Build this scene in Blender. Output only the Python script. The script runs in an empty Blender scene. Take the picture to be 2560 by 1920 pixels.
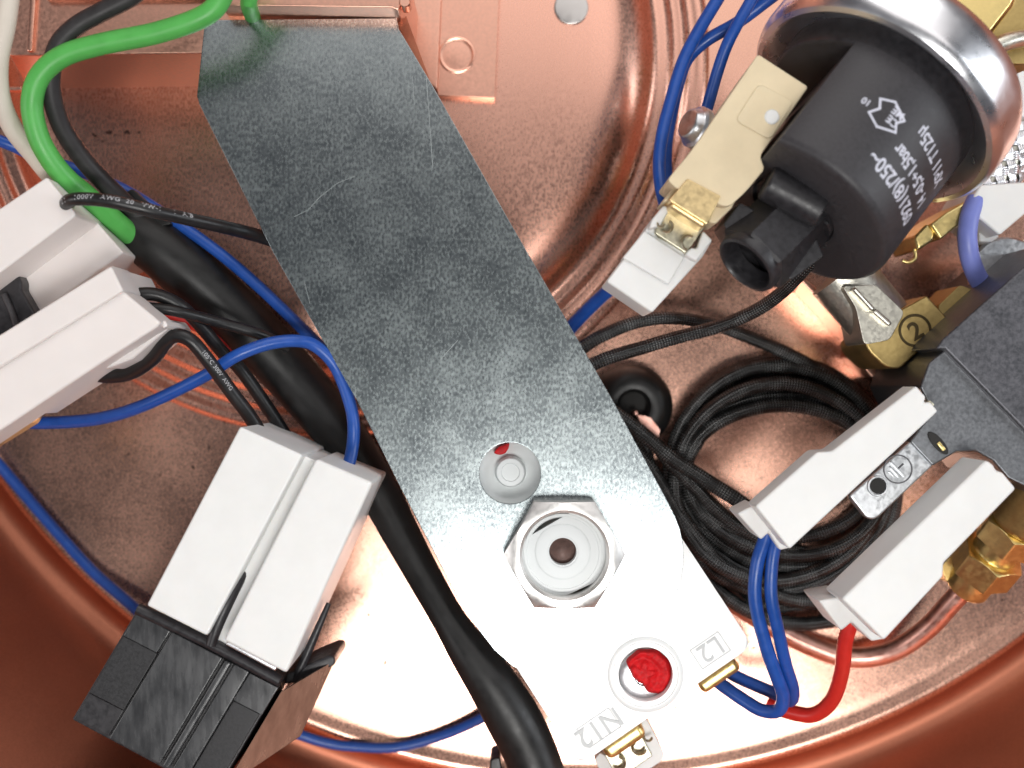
import bpy, bmesh, math, random
from mathutils import Vector, Matrix
random.seed(7)
PI = math.pi
S = 1e-4          # metres per unit (0.1 mm), one image pixel at floor height; all sizes below are in this unit
H = 3000.0        # height of the lens above the copper floor, same unit
SC = bpy.context.scene
COL = SC.collection
R = math.radians

# ------------------------------------------------------------------ camera
cam_d = bpy.data.cameras.new("camera")
cam = bpy.data.objects.new("camera", cam_d)
COL.objects.link(cam)
cam.location = (0, 0, H * S)
cam_d.sensor_width = 36.0
cam_d.lens = 36.0 * H / 2560.0
cam_d.clip_start = 0.005
cam_d.clip_end = 20
cam_d.dof.use_dof = True
cam_d.dof.focus_distance = (H - 420) * S
cam_d.dof.aperture_fstop = 9.5
SC.camera = cam
# ------------------------------------------------------------------ world, room lamps and added fill lights
w = bpy.data.worlds.new("World")
SC.world = w
w.use_nodes = True
nt = w.node_tree
bg = nt.nodes["Background"]
bg.inputs[0].default_value = (0.80, 0.86, 1.0, 1)
bg.inputs[1].default_value = 0.07


def lamp(name, x, y, z, sx, sy, power, col):
    d = bpy.data.lights.new(name, 'AREA')
    d.shape = 'RECTANGLE'
    d.size = sx * S
    d.size_y = sy * S
    d.energy = power
    d.color = col
    o = bpy.data.objects.new(name, d)
    COL.objects.link(o)
    o.location = (x * S, y * S, z * S)
    v = -Vector(o.location)
    o.rotation_euler = v.to_track_quat('-Z', 'Y').to_euler()
    return o


lamp("bench_lamp", 420, -2040, 6000, 2600, 1250, 2.2, (1.0, 0.98, 0.95))
lamp("ceiling_light", 900, 4400, 6600, 8000, 4600, 1.5, (1.0, 0.94, 0.91))
lamp("fill_back", 1500, 9800, 5600, 8000, 3000, 2.9, (1.0, 0.97, 0.95))  # unseen fill added at the back for diffuse light, outside the flat metals' reflections
lamp("fill_right", 9300, 800, 5200, 3000, 6000, 3.6, (0.92, 0.96, 1.0))  # unseen fill added on the right to brighten plastics while flat metals stay dark
lamp("fill_left", -9300, -1500, 6000, 3000, 5000, 2.5, (1.0, 0.97, 0.96))  # unseen fill added on the left, clear of what the flat metals mirror
SC.view_settings.view_transform = 'Standard'
SC.view_settings.look = 'None'
SC.view_settings.exposure = 0.0
SC.view_settings.gamma = 1.0
SC.render.engine = 'CYCLES'
SC.cycles.max_bounces = 8
SC.cycles.use_denoising = True


# ------------------------------------------------------------------ helpers
def kz(z):
    return (H - z) / H


def W(x, y, z=0.0):
    """image pixel coordinates (x right, y down), cast back along the sight line to height z, to metres"""
    k = kz(z)
    return Vector(((x - 1280) * k * S, (960 - y) * k * S, z * S))


def T(x, y, z=0.0):
    return Vector(((x - 1280) * S, (960 - y) * S, z * S))


def wloc(o):
    v = Vector(o.location)
    while o.parent:
        o = o.parent
        v += Vector(o.location)
    return v


def emit(name, bm, mat, parent=None, smooth=False, **kw):
    """write a bmesh given in world metres as one object with its origin in its middle"""
    me = bpy.data.meshes.new(name)
    bmesh.ops.recalc_face_normals(bm, faces=bm.faces)
    bm.to_mesh(me)
    bm.free()
    return emit_me(name, me, mat, parent, smooth, **kw)


def emit_me(name, me, mat, parent=None, smooth=False, label=None, cat=None, group=None, kind=None):
    n = len(me.vertices)
    lo = Vector((min(v.co[i] for v in me.vertices) for i in range(3)))
    hi = Vector((max(v.co[i] for v in me.vertices) for i in range(3)))
    c = (lo + hi) / 2
    if parent is None:
        c.z = lo.z
    me.transform(Matrix.Translation(-c))
    if smooth:
        me.polygons.foreach_set("use_smooth", [True] * len(me.polygons))
        if smooth != 'all':
            me.set_sharp_from_angle(angle=R(38))
    me.materials.clear()
    me.materials.append(mat)
    o = bpy.data.objects.new(name, me)
    COL.objects.link(o)
    if parent:
        o.parent = parent
        o.location = c - wloc(parent)
    else:
        o.location = c
    if smooth is True and len(me.polygons) < 4000:
        wn = o.modifiers.new("even_normals", 'WEIGHTED_NORMAL')
        wn.keep_sharp = True
        wn.weight = 50
    if label: o["label"] = label
    if cat: o["category"] = cat
    if group: o["group"] = group
    if kind: o["kind"] = kind
    return o


def thing(name, label, cat, at, group=None):
    o = bpy.data.objects.new(name, None)
    COL.objects.link(o)
    o.location = W(*at)
    o.empty_display_size = 0.005
    o["label"] = label
    o["category"] = cat
    if group: o["group"] = group
    return o


def bev(bm, width, seg=2, ang=25):
    if width <= 0: return
    es = [e for e in bm.edges if len(e.link_faces) == 2 and e.calc_face_angle(0) > R(ang)]
    bmesh.ops.bevel(bm, geom=es, offset=width * S, offset_type='OFFSET', segments=seg, profile=0.5, affect='EDGES', clamp_overlap=True)


def loft_bm(tops, bots, bevel=3, seg=2):
    """solid between two rings of world points"""
    bm = bmesh.new()
    a = [bm.verts.new(p) for p in tops]
    b = [bm.verts.new(p) for p in bots]
    bm.faces.new(a)
    bm.faces.new(b[::-1])
    n = len(a)
    for i in range(n):
        bm.faces.new((a[i], b[i], b[(i + 1) % n], a[(i + 1) % n]))
    bmesh.ops.recalc_face_normals(bm, faces=bm.faces)
    bev(bm, bevel, seg)
    return bm


def prism_bm(poly, zt, zb, bevel=3, seg=2):
    """poly seen at height zt (or with its own z per corner); the walls drop straight to zb"""
    tops = [W(p[0], p[1], p[2] if len(p) > 2 else zt) for p in poly]
    bots = [Vector((t.x, t.y, zb * S)) for t in tops]
    return loft_bm(tops, bots, bevel, seg)


def prism(name, poly, zt, zb, mat, parent=None, bevel=3, seg=2, **kw):
    return emit(name, prism_bm(poly, zt, zb, bevel, seg), mat, parent, smooth=True, **kw)


def circ(x, y, r, n=40, a0=0):
    return [(x + r * math.cos(a0 + 2 * PI * i / n), y + r * math.sin(a0 + 2 * PI * i / n)) for i in range(n)]


def rnd(poly, r, n=5):
    """round the corners of a polygon; r one number or a list"""
    out = []
    m = len(poly)
    for i in range(m):
        ri = r[i] if isinstance(r, (list, tuple)) else r
        p = Vector(poly[i][:2]); a = Vector(poly[i - 1][:2]); b = Vector(poly[(i + 1) % m][:2])
        if ri <= 0:
            out.append(tuple(p)); continue
        da = (a - p); db = (b - p)
        ra = min(ri, da.length * .48); rb = min(ri, db.length * .48)
        s = p + da.normalized() * ra; e = p + db.normalized() * rb
        for j in range(n + 1):
            t = j / n
            q = s * (1 - t) ** 2 + p * 2 * t * (1 - t) + e * t * t
            out.append((q.x, q.y))
    return out


def prism_holes(name, poly, holes, zt, zb, mat, parent=None, bevel=2, **kw):
    bm = bmesh.new()
    edges = []
    for loop in [poly] + holes:
        vs = [bm.verts.new(W(p[0], p[1], zt)) for p in loop]
        for i in range(len(vs)):
            edges.append(bm.edges.new((vs[i], vs[(i + 1) % len(vs)])))
    bmesh.ops.triangle_fill(bm, edges=edges, use_beauty=True, use_dissolve=False)
    # keep the sheet flat while filling, then extrude
    res = bmesh.ops.extrude_face_region(bm, geom=bm.faces[:])
    vs = [g for g in res['geom'] if isinstance(g, bmesh.types.BMVert)]
    for v in vs:
        v.co.z = zb * S
    bmesh.ops.recalc_face_normals(bm, faces=bm.faces)
    bev(bm, bevel, 2, 60)
    return emit(name, bm, mat, parent, smooth=True, **kw)


def catmull(pts, step):
    P = [Vector(p) for p in pts]
    out = []
    n = len(P)
    for i in range(n - 1):
        p0 = P[i - 1] if i > 0 else P[0] * 2 - P[1]
        p3 = P[i + 2] if i + 2 < n else P[-1] * 2 - P[-2]
        p1, p2 = P[i], P[i + 1]
        L = (Vector(p2[:2]) - Vector(p1[:2])).length
        m = max(2, int(L / step))
        for j in range(m):
            t = j / m
            q = 0.5 * ((2 * p1) + (p2 - p0) * t + (2 * p0 - 5 * p1 + 4 * p2 - p3) * t * t + (3 * p1 - p0 - 3 * p2 + p3) * t ** 3)
            out.append(q)
    out.append(P[-1])
    return out


def frames(world):
    n = len(world)
    tan = []
    for i in range(n):
        t = world[min(i + 1, n - 1)] - world[max(i - 1, 0)]
        tan.append(t.normalized())
    up = Vector((0, 0, 1))
    u = (up - tan[0] * up.dot(tan[0]))
    if u.length < 1e-3: u = Vector((0, 1, 0)) - tan[0] * tan[0].y
    u.normalize()
    fr = []
    for i in range(n):
        u = (up * .15 + u * .85)
        u = u - tan[i] * u.dot(tan[i]); u.normalize()
        fr.append((world[i], tan[i], u, tan[i].cross(u)))
    return fr


def tube(name, pts, r, mat, parent=None, step=9, sides=20, caps=True, flat=1.0, get=False, wob=0.0, **kw):
    """pts: (x, y, z[, radius]); radius as seen"""
    q = []
    for p in pts:
        q.append((p[0], p[1], p[2], p[3] if len(p) > 3 else r))
    cm = catmull(q, step)
    ph = random.uniform(0, 9)
    world = []
    for i, c in enumerate(cm):
        wx = wob * math.sin(i * .21 * step / 9 + ph) + wob * .6 * math.sin(i * .083 * step / 9 + 2 * ph)
        world.append(W(c[0] + wx * .7, c[1] + wx * .7, c[2]))
    fr = frames(world)
    bm = bmesh.new()
    uvl = bm.loops.layers.uv.new("UVMap")
    rings = []
    L = [0.0]
    for i in range(1, len(world)):
        L.append(L[-1] + (world[i] - world[i - 1]).length)
    for i, (c, t, u, b) in enumerate(fr):
        rr = cm[i][3] * kz(cm[i][2]) * S
        rings.append([bm.verts.new(c + (b * math.cos(2 * PI * j / sides) + u * math.sin(2 * PI * j / sides) * flat) * rr) for j in range(sides)])
    for i in range(len(rings) - 1):
        for j in range(sides):
            f = bm.faces.new((rings[i][j], rings[i][(j + 1) % sides], rings[i + 1][(j + 1) % sides], rings[i + 1][j]))
            uv = [(j, i), (j + 1, i), (j + 1, i + 1), (j, i + 1)]
            for lp, (a, bb) in zip(f.loops, uv):
                lp[uvl].uv = (a / sides, L[bb] / S / 100)
    if caps:
        bm.faces.new(rings[0]); bm.faces.new(rings[-1][::-1])
    o = emit(name, bm, mat, parent, smooth=True, **kw)
    if get: return o, fr, L, cm
    return o


def lathe_bm(prof, c, axis=Vector((0, 0, 1)), n=64, a0=0, cap0=False, cap1=False, tr=None):
    """prof: (radius, along) in units; c world centre; axis world direction"""
    axis = axis.normalized()
    u = Vector((1, 0, 0)) - axis * axis.x
    if u.length < .1: u = Vector((0, 1, 0)) - axis * axis.y
    u.normalize(); v = axis.cross(u)
    bm = bmesh.new()
    rings = []
    for (r, h) in prof:
        if r < 1e-6:
            rings.append([bm.verts.new(c + axis * h * S)])
        else:
            rings.append([bm.verts.new(c + axis * h * S + (u * math.cos(a0 + 2 * PI * i / n) + v * math.sin(a0 + 2 * PI * i / n)) * r * S) for i in range(n)])
    for a, b in zip(rings, rings[1:]):
        for i in range(n):
            j = (i + 1) % n
            if len(a) == 1 and len(b) == 1: continue
            if len(a) == 1: bm.faces.new((a[0], b[i], b[j]))
            elif len(b) == 1: bm.faces.new((a[i], b[0], a[j]))
            else: bm.faces.new((a[i], b[i], b[j], a[j]))
    if cap0 and len(rings[0]) > 1: bm.faces.new(rings[0][::-1])
    if cap1 and len(rings[-1]) > 1: bm.faces.new(rings[-1])
    return bm


def lathe(name, prof, c, mat, parent=None, axis=Vector((0, 0, 1)), n=64, smooth=True, a0=0, cap0=False, cap1=False, **kw):
    return emit(name, lathe_bm(prof, c, axis, n, a0, cap0, cap1), mat, parent, smooth=smooth, **kw)


def text_mesh(body, size, extrude=0.0, bold=0.0, shear=0.0, spacing=1.0):
    cu = bpy.data.curves.new("lettering", 'FONT')
    cu.body = body
    cu.size = size
    cu.extrude = extrude
    cu.offset = bold
    cu.shear = shear
    cu.space_character = spacing
    cu.resolution_u = 4
    o = bpy.data.objects.new("lettering", cu)
    COL.objects.link(o)
    dg = bpy.context.evaluated_depsgraph_get()
    me = bpy.data.meshes.new_from_object(o.evaluated_get(dg))
    bpy.data.objects.remove(o)
    bpy.data.curves.remove(cu)
    return me


def flat_text(body, x, y, z, size, rot, mat, parent, name="lettering", ext=1.5, bold=0.0, sx=1.0):
    """text lying on a level surface, centred on a point, rot in degrees anticlockwise"""
    me = text_mesh(body, size, ext, bold)
    xs = [v.co.x for v in me.vertices]; ys = [v.co.y for v in me.vertices]
    cx = (min(xs) + max(xs)) / 2; cy = (min(ys) + max(ys)) / 2
    M = Matrix.Translation(W(x, y, z)) @ Matrix.Rotation(R(rot), 4, 'Z') @ Matrix.Diagonal((S * sx, S, S, 1)) @ Matrix.Translation((-cx, -cy, 0))
    me.transform(M)
    return emit_me(name, me, mat, parent)


# ------------------------------------------------------------------ materials
def mat(name, base, metal=0.0, rough=0.5, spec=0.5, coat=0.0, sss=0.0):
    m = bpy.data.materials.new(name)
    m.use_nodes = True
    p = m.node_tree.nodes["Principled BSDF"]
    p.inputs["Base Color"].default_value = (*base, 1)
    p.inputs["Metallic"].default_value = metal
    p.inputs["Roughness"].default_value = rough
    p.inputs["Specular IOR Level"].default_value = spec
    p.inputs["Coat Weight"].default_value = coat
    p.inputs["Coat Roughness"].default_value = 0.15
    if sss:
        p.inputs["Subsurface Weight"].default_value = sss
        p.inputs["Subsurface Radius"].default_value = (0.002, 0.0016, 0.0013)
        p.inputs["Subsurface Scale"].default_value = 1.0
    return m


def grain(m, scale, amt_col=0.0, amt_rough=0.0, bump=0.0, detail=3, c2=None, stretch=None, big=None, coord='Object', bump_dist=1.0, contrast=(0.35, 0.65)):
    """noise driven colour, gloss and fine relief; scale = size of the grain in units"""
    nt = m.node_tree
    N = nt.nodes; Lk = nt.links
    p = N["Principled BSDF"]
    tc = N.new("ShaderNodeTexCoord")
    mp = N.new("ShaderNodeMapping")
    Lk.new(tc.outputs[coord], mp.inputs[0])
    f = 1.0 / (scale * S)
    st = stretch or (1, 1, 1)
    mp.inputs["Scale"].default_value = (f * st[0], f * st[1], f * st[2])
    nz = N.new("ShaderNodeTexNoise")
    nz.inputs["Scale"].default_value = 1.0
    nz.inputs["Detail"].default_value = detail
    nz.inputs["Roughness"].default_value = 0.6
    Lk.new(mp.outputs[0], nz.inputs["Vector"])
    mr = N.new("ShaderNodeMapRange")
    mr.inputs["From Min"].default_value = contrast[0]
    mr.inputs["From Max"].default_value = contrast[1]
    Lk.new(nz.outputs[0], mr.inputs[0])
    fac = mr.outputs[0]
    if big:
        n2 = N.new("ShaderNodeTexNoise")
        n2.inputs["Scale"].default_value = 1.0 / (big[0] * S)
        n2.inputs["Detail"].default_value = 4
        Lk.new(tc.outputs[coord], n2.inputs["Vector"])
        mx = N.new("ShaderNodeMix")
        mx.data_type = 'FLOAT'
        mx.inputs[0].default_value = big[1]
        Lk.new(fac, mx.inputs[2])
        m2 = N.new("ShaderNodeMapRange")
        m2.inputs["From Min"].default_value = .3
        m2.inputs["From Max"].default_value = .7
        Lk.new(n2.outputs[0], m2.inputs[0])
        Lk.new(m2.outputs[0], mx.inputs[3])
        fac = mx.outputs[0]
    base = p.inputs["Base Color"].default_value[:]
    if amt_col or c2:
        cm = N.new("ShaderNodeMix")
        cm.data_type = 'RGBA'
        Lk.new(fac, cm.inputs[0])
        cm.inputs[6].default_value = [b * (1 - amt_col) for b in base[:3]] + [1]
        cm.inputs[7].default_value = ([*c2, 1] if c2 else [min(1, b * (1 + amt_col)) for b in base[:3]] + [1])
        if c2: cm.inputs[6].default_value = base
        Lk.new(cm.outputs[2], p.inputs["Base Color"])
    if amt_rough:
        r0 = p.inputs["Roughness"].default_value
        rr = N.new("ShaderNodeMapRange")
        rr.inputs["To Min"].default_value = max(0.02, r0 - amt_rough)
        rr.inputs["To Max"].default_value = min(1, r0 + amt_rough)
        Lk.new(fac, rr.inputs[0])
        Lk.new(rr.outputs[0], p.inputs["Roughness"])
    if bump:
        b = N.new("ShaderNodeBump")
        b.inputs["Strength"].default_value = bump
        b.inputs["Distance"].default_value = bump_dist * S
        Lk.new(nz.outputs[0], b.inputs["Height"])
        Lk.new(b.outputs[0], p.inputs["Normal"])
    return m


COPPER = (0.84, 0.46, 0.34)
m_copper = grain(mat("brushed_copper", (0.80, 0.46, 0.345), 1.0, 0.27), 3.4, 0.16, 0.08, 0.05, 2, big=(200, .36), bump_dist=0.5)
m_copper_disc = grain(mat("satin_copper", (0.84, 0.47, 0.36), 1.0, 0.28), 4.5, 0.07, 0.06, 0.04, 2, stretch=(1, .5, 1), big=(300, .2), bump_dist=0.5)
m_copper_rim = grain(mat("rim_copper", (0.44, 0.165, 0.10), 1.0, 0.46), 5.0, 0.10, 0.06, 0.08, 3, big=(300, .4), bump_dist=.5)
m_copper_box = grain(mat("folded_copper", (0.86, 0.48, 0.36), 1.0, 0.34), 8.0, 0.06, 0.05, 0.12, 3)
m_copper_pipe = grain(mat("pipe_copper", (0.74, 0.38, 0.30), 1.0, 0.36), 14.0, 0.10, 0.08, 0.15, 3, c2=(0.82, 0.50, 0.42))
m_galv = grain(mat("galvanised_steel", (0.185, 0.215, 0.235), 1.0, 0.27), 5.5, 0.0, 0.08, 0.05, 3, c2=(0.55, 0.61, 0.61), stretch=(1, .62, 1), big=(100, .25), contrast=(.24, .80), bump_dist=0.8)
m_zinc = grain(mat("zinc_plate", (0.62, 0.64, 0.66), 1.0, 0.36), 9.0, 0.10, 0.08, 0.04, 3)
m_nut = grain(mat("nickel_nut", (0.76, 0.75, 0.73), 1.0, 0.45), 10.0, 0.05, 0.06, 0.08, 3)
m_chrome = grain(mat("polished_steel", (0.88, 0.89, 0.92), 1.0, 0.30), 60.0, 0.03, 0.04, 0.0, 3)
m_cast = grain(mat("nickel_casting", (0.66, 0.64, 0.56), 1.0, 0.40), 8.0, 0.06, 0.06, 0.22, 3, bump_dist=2)
m_darksteel = grain(mat("dark_steel", (0.07, 0.072, 0.08), 0.7, 0.45), 8.0, 0.0, 0.10, 0.25, 4, c2=(0.15, 0.15, 0.165), big=(60, .4))
m_yoke = grain(mat("yoke_steel", (0.15, 0.155, 0.165), 1.0, 0.42), 7.0, 0.0, 0.06, 0.08, 4, c2=(0.24, 0.25, 0.265), big=(80, .4))
m_brass = grain(mat("brass", (0.86, 0.68, 0.29), 1.0, 0.36), 12.0, 0.06, 0.08, 0.03, 3)
m_brass_dark = grain(mat("tarnished_shaded_brass", (0.48, 0.35, 0.14), 1.0, 0.44), 9.0, 0.0, 0.08, 0.10, 4, c2=(0.62, 0.47, 0.20), big=(70, .5))  # tarnished brass, also the tone painted for brass lying in shadow
m_brass_tab = grain(mat("brass_tab", (0.80, 0.62, 0.33), 1.0, 0.40), 8.0, 0.06, 0.06, 0.06, 3)
m_tin = grain(mat("tinned_contact", (0.55, 0.52, 0.40), 1.0, 0.38), 9.0, 0.10, 0.06, 0.03, 3)
m_white = grain(mat("white_nylon", (0.80, 0.80, 0.785), 0.0, 0.42, 0.4, sss=0.25), 70.0, 0.02, 0.05, 0.04, 4)
m_white_b = grain(mat("cream_white_nylon", (0.80, 0.745, 0.72), 0.0, 0.45, 0.4, sss=0.25), 90.0, 0.015, 0.04, 0.02, 3)
m_box = grain(mat("switch_housing_plastic", (0.82, 0.83, 0.82), 0.0, 0.24, 0.5, sss=0.2), 60.0, 0.01, 0.03, 0.03, 3)
m_greyw = grain(mat("grey_white_plastic", (0.70, 0.73, 0.73), 0.0, 0.4, 0.4), 60.0, 0.02, 0.04, 0.02, 3)
m_beige = grain(mat("beige_plastic", (0.74, 0.62, 0.42), 0.0, 0.48, 0.4, sss=0.15), 40.0, 0.03, 0.05, 0.08, 3)
m_black = grain(mat("black_plastic", (0.022, 0.021, 0.024), 0.0, 0.42, 0.5), 12.0, 0.25, 0.08, 0.15, 3)
m_blackm = grain(mat("charcoal_plastic", (0.035, 0.033, 0.037), 0.0, 0.50, 0.5), 7.0, 0.20, 0.06, 0.22, 3)
m_panel = grain(mat("scuffed_black_plastic", (0.028, 0.029, 0.031), 0.0, 0.27, 0.6), 14.0, 0.0, 0.10, 0.12, 4, c2=(0.075, 0.077, 0.08), stretch=(1, .2, 1), big=(80, .5))
m_panel_d = grain(mat("rough_black_plastic", (0.022, 0.022, 0.024), 0.0, 0.46, 0.4), 5.0, 0.3, 0.06, 0.25, 3)
m_rubber = grain(mat("black_rubber", (0.010, 0.010, 0.010), 0.0, 0.42, 0.45), 30.0, 0.15, 0.06, 0.08, 3)
m_wblack = grain(mat("black_wire_sheath", (0.012, 0.012, 0.013), 0.0, 0.38, 0.5), 20.0, 0.2, 0.05, 0.06, 3)
m_wdark = grain(mat("charcoal_wire_sheath", (0.028, 0.026, 0.027), 0.0, 0.5, 0.4), 20.0, 0.15, 0.05, 0.1, 3)
m_blue = grain(mat("blue_wire_sheath", (0.012, 0.075, 0.36), 0.0, 0.36, 0.5), 25.0, 0.08, 0.05, 0.05, 3)
m_green = grain(mat("green_wire_sheath", (0.09, 0.42, 0.085), 0.0, 0.42, 0.45), 40.0, 0.06, 0.05, 0.05, 3)
m_red = grain(mat("red_wire_sheath", (0.62, 0.025, 0.018), 0.0, 0.36, 0.5), 25.0, 0.06, 0.05, 0.05, 3)
m_wax = grain(mat("red_sealing_lacquer", (0.58, 0.010, 0.014), 0.0, 0.5, 0.2), 14.0, 0.2, 0.06, 0.5, 3, bump_dist=3)
m_cream = grain(mat("cream_wire_sheath", (0.66, 0.60, 0.52), 0.0, 0.5, 0.4), 40.0, 0.03, 0.05, 0.05, 3)
m_peri = grain(mat("periwinkle_wire_sheath", (0.20, 0.24, 0.62), 0.0, 0.42, 0.4), 30.0, 0.04, 0.05, 0.03, 3)
m_ink = mat("pale_ink", (0.62, 0.63, 0.72), 0.0, 0.5)
m_inkw = mat("white_ink", (0.45, 0.45, 0.47), 0.0, 0.6)
m_groove = mat("stamped_mark", (0.12, 0.12, 0.13), 0.6, 0.5)
m_groove_b = mat("stamped_mark_brass", (0.07, 0.05, 0.02), 0.6, 0.5)
m_emboss = mat("moulded_mark", (0.60, 0.62, 0.62), 0.0, 0.6)
m_brown = grain(mat("brown_pin", (0.10, 0.055, 0.045), 0.4, 0.5), 8.0, 0.2, 0.1, 0.4, 3)
m_dirt = mat("dark_speck", (0.05, 0.02, 0.015), 0.2, 0.7)
m_gap = mat("recess_shade", (0.012, 0.011, 0.010), 0.0, 0.7)  # near black colour painted for the shade inside holes
m_side_reflection = grain(mat("painted_copper_reflection", (0.30, 0.19, 0.14), 0.35, 0.22, 0.5), 30.0, 0.2, 0.08, 0.1, 3, stretch=(1, .15, 1))  # tan colour painted for copper mirrored in the glossy black block side


def braid_mat(name, base, glint, nu, nv, rough=0.35, metal=0.0, bump=0.9):
    m = mat(name, base, metal, rough)
    nt = m.node_tree; N = nt.nodes; Lk = nt.links
    p = N["Principled BSDF"]
    tc = N.new("ShaderNodeTexCoord")
    sp = N.new("ShaderNodeSeparateXYZ")
    Lk.new(tc.outputs["UV"], sp.inputs[0])

    def mul(s, v):
        a = N.new("ShaderNodeMath"); a.operation = 'MULTIPLY'; Lk.new(s, a.inputs[0]); a.inputs[1].default_value = v; return a.outputs[0]

    def op(o, a, b=None):
        q = N.new("ShaderNodeMath"); q.operation = o; Lk.new(a, q.inputs[0])
        if b is not None: Lk.new(b, q.inputs[1])
        return q.outputs[0]
    U = mul(sp.outputs[0], nu * 2 * PI); V = mul(sp.outputs[1], nv * 2 * PI)
    a = op('SINE', op('ADD', U, V)); b = op('SINE', op('SUBTRACT', U, V))
    h = op('MULTIPLY', a, b)
    bp = N.new("ShaderNodeBump")
    bp.inputs["Strength"].default_value = bump
    bp.inputs["Distance"].default_value = 2.0 * S
    Lk.new(h, bp.inputs["Height"])
    Lk.new(bp.outputs[0], p.inputs["Normal"])
    nz = N.new("ShaderNodeTexNoise"); nz.inputs["Scale"].default_value = 1 / (40 * S)
    Lk.new(tc.outputs["Object"], nz.inputs["Vector"])
    mr = N.new("ShaderNodeMapRange"); mr.inputs[1].default_value = .6; mr.inputs[2].default_value = 1.1
    Lk.new(op('MULTIPLY', h, op('ADD', nz.outputs[0], nz.outputs[0])), mr.inputs[0])
    mx = N.new("ShaderNodeMix"); mx.data_type = 'RGBA'
    Lk.new(mr.outputs[0], mx.inputs[0])
    mx.inputs[6].default_value = (*base, 1); mx.inputs[7].default_value = (*glint, 1)  # pale flecks paint the highlights of the weave into the colour
    Lk.new(mx.outputs[2], p.inputs["Base Color"])
    return m


m_braid = braid_mat("black_braided_sleeve", (0.007, 0.007, 0.007), (0.34, 0.35, 0.35), 9, 7.5, 0.26, bump=0.45)

# ------------------------------------------------------------------ the copper pan (setting)
PC = T(1470, 150, 0)
PR = 1795
prof = [(0, 0)]
prof += [(r, 0) for r in (300, 700, 1100, 1400, 1600, PR - 60)]
prof += [(PR - 36, 1), (PR - 24, 4), (PR - 12, 9), (PR - 2, 11), (PR + 6, 9), (PR + 14, 2), (PR + 26, -14), (PR + 44, -28), (PR + 62, -32),
         (PR + 80, -30), (PR + 96, -20), (PR + 112, 0), (PR + 130, 28), (PR + 160, 76), (PR + 220, 175), (PR + 320, 345), (PR + 450, 570), (PR + 600, 830), (PR + 640, 860)]
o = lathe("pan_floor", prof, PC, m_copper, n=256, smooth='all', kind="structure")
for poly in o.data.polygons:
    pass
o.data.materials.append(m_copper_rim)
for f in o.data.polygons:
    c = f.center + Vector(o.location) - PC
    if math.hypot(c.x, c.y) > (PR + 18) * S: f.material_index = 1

# ------------------------------------------------------------------ raised copper lid at the top of the picture
LC = T(823, 141, 0)
lid = thing("raised_boiler_plate", "large raised round copper lid with a stepped edge behind the galvanised bracket", "copper lid", (700, 200, 0))
lp = [(0, 104), (300, 103.5), (560, 103), (640, 101), (680, 98), (715, 92), (745, 82), (770, 68), (788, 52), (800, 38), (812, 29), (824, 27), (836, 30), (846, 28), (856, 17),
      (866, 13), (876, 18), (886, 17), (896, 7), (906, 3), (918, 6), (930, 10), (940, 6), (948, 2), (953, -5)]
lathe("lid_shell", lp, LC, m_copper_disc, lid, n=256, smooth='all')
lathe("rivet_head", [(0, 7), (36, 7), (40, 5.5), (42, 0), (42, -6)], W(1428, 20, 102), grain(mat("tin_rivet", (0.62, 0.60, 0.58), 0.9, 0.38), 22, .05, .1, .15), lid)
# riveted copper strip lying on the lid
strip = thing("riveted_strip", "flat copper strip with a pressed round dimple, beside the top end of the galvanised bracket", "copper strip", (1160, 120, 100))
prism("strip_blade", [(1098, -60), (1250, -60), (1237, 245), (1093, 238)], 128, 92, m_copper_box, strip, 2)
prism("strip_shoulder", [(985, -60), (1106, -60), (1094, 226), (1060, 200), (1000, 120)], 140, 92, m_copper_box, strip, 5)
prof = [(0, 1.0), (28, 0.8), (33, 0.2), (36, 0.4), (40, 2.0), (44, 0.8), (46, -3)]
lathe("dimple", prof, W(1142, 138, 128), m_copper_box, strip)
# folded copper box at the top left
cb = thing("copper_box", "folded copper box with a dark tall front wall, behind the green wire", "copper box", (300, 60, 275))


def P2(x, y, zseen, z):
    """point whose plan position is fixed by image pixel (x, y) seen at height zseen, placed at height z"""
    a = W(x, y, zseen); a.z = z * S; return a


tops = [W(22, 140, 390), W(620, 132, 390), W(620, -160, 390), W(22, -160, 390)]
bots = [W(70, 226, 88), W(660, 218, 88), W(660, -20, 88), W(70, -20, 88)]
emit("box_shell", loft_bm(tops, bots, 5, 3), m_copper_box, cb, smooth=True)
prism("end_flange", [(80, -120), (98, -120), (80, 128), (66, 128)], 402, 386, m_copper_box, cb, 4)
prism("back_flange", [(112, -120), (520, -120), (520, -6), (112, -2)], 412, 386, m_copper_box, cb, 5)
prism("foot_flange", [(-60, 216), (52, 216), (60, 226), (-60, 226)], 112, 88, m_copper_box, cb, 3)
# stand-off that carries the galvanised bracket
so = thing("bracket_mount", "pale folded copper mount at the top edge where the galvanised bracket begins", "mount", (770, 0, 100))
prism("mount_shell", [(548, -90), (1014, -90), (1010, -10), (996, 26), (978, 19), (548, 14)], 470, 92, m_copper_box, so, 5)
prism("gusset", [(984, 44), (1012, 30), (1080, 214), (1060, 214)], 372, 262, m_copper_rim, so, 2)
lathe("mount_tab", [(0, 0), (10, 0), (12, -3), (12, -40)], W(1012, 4, 478), m_copper_box, so, n=20)
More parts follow.
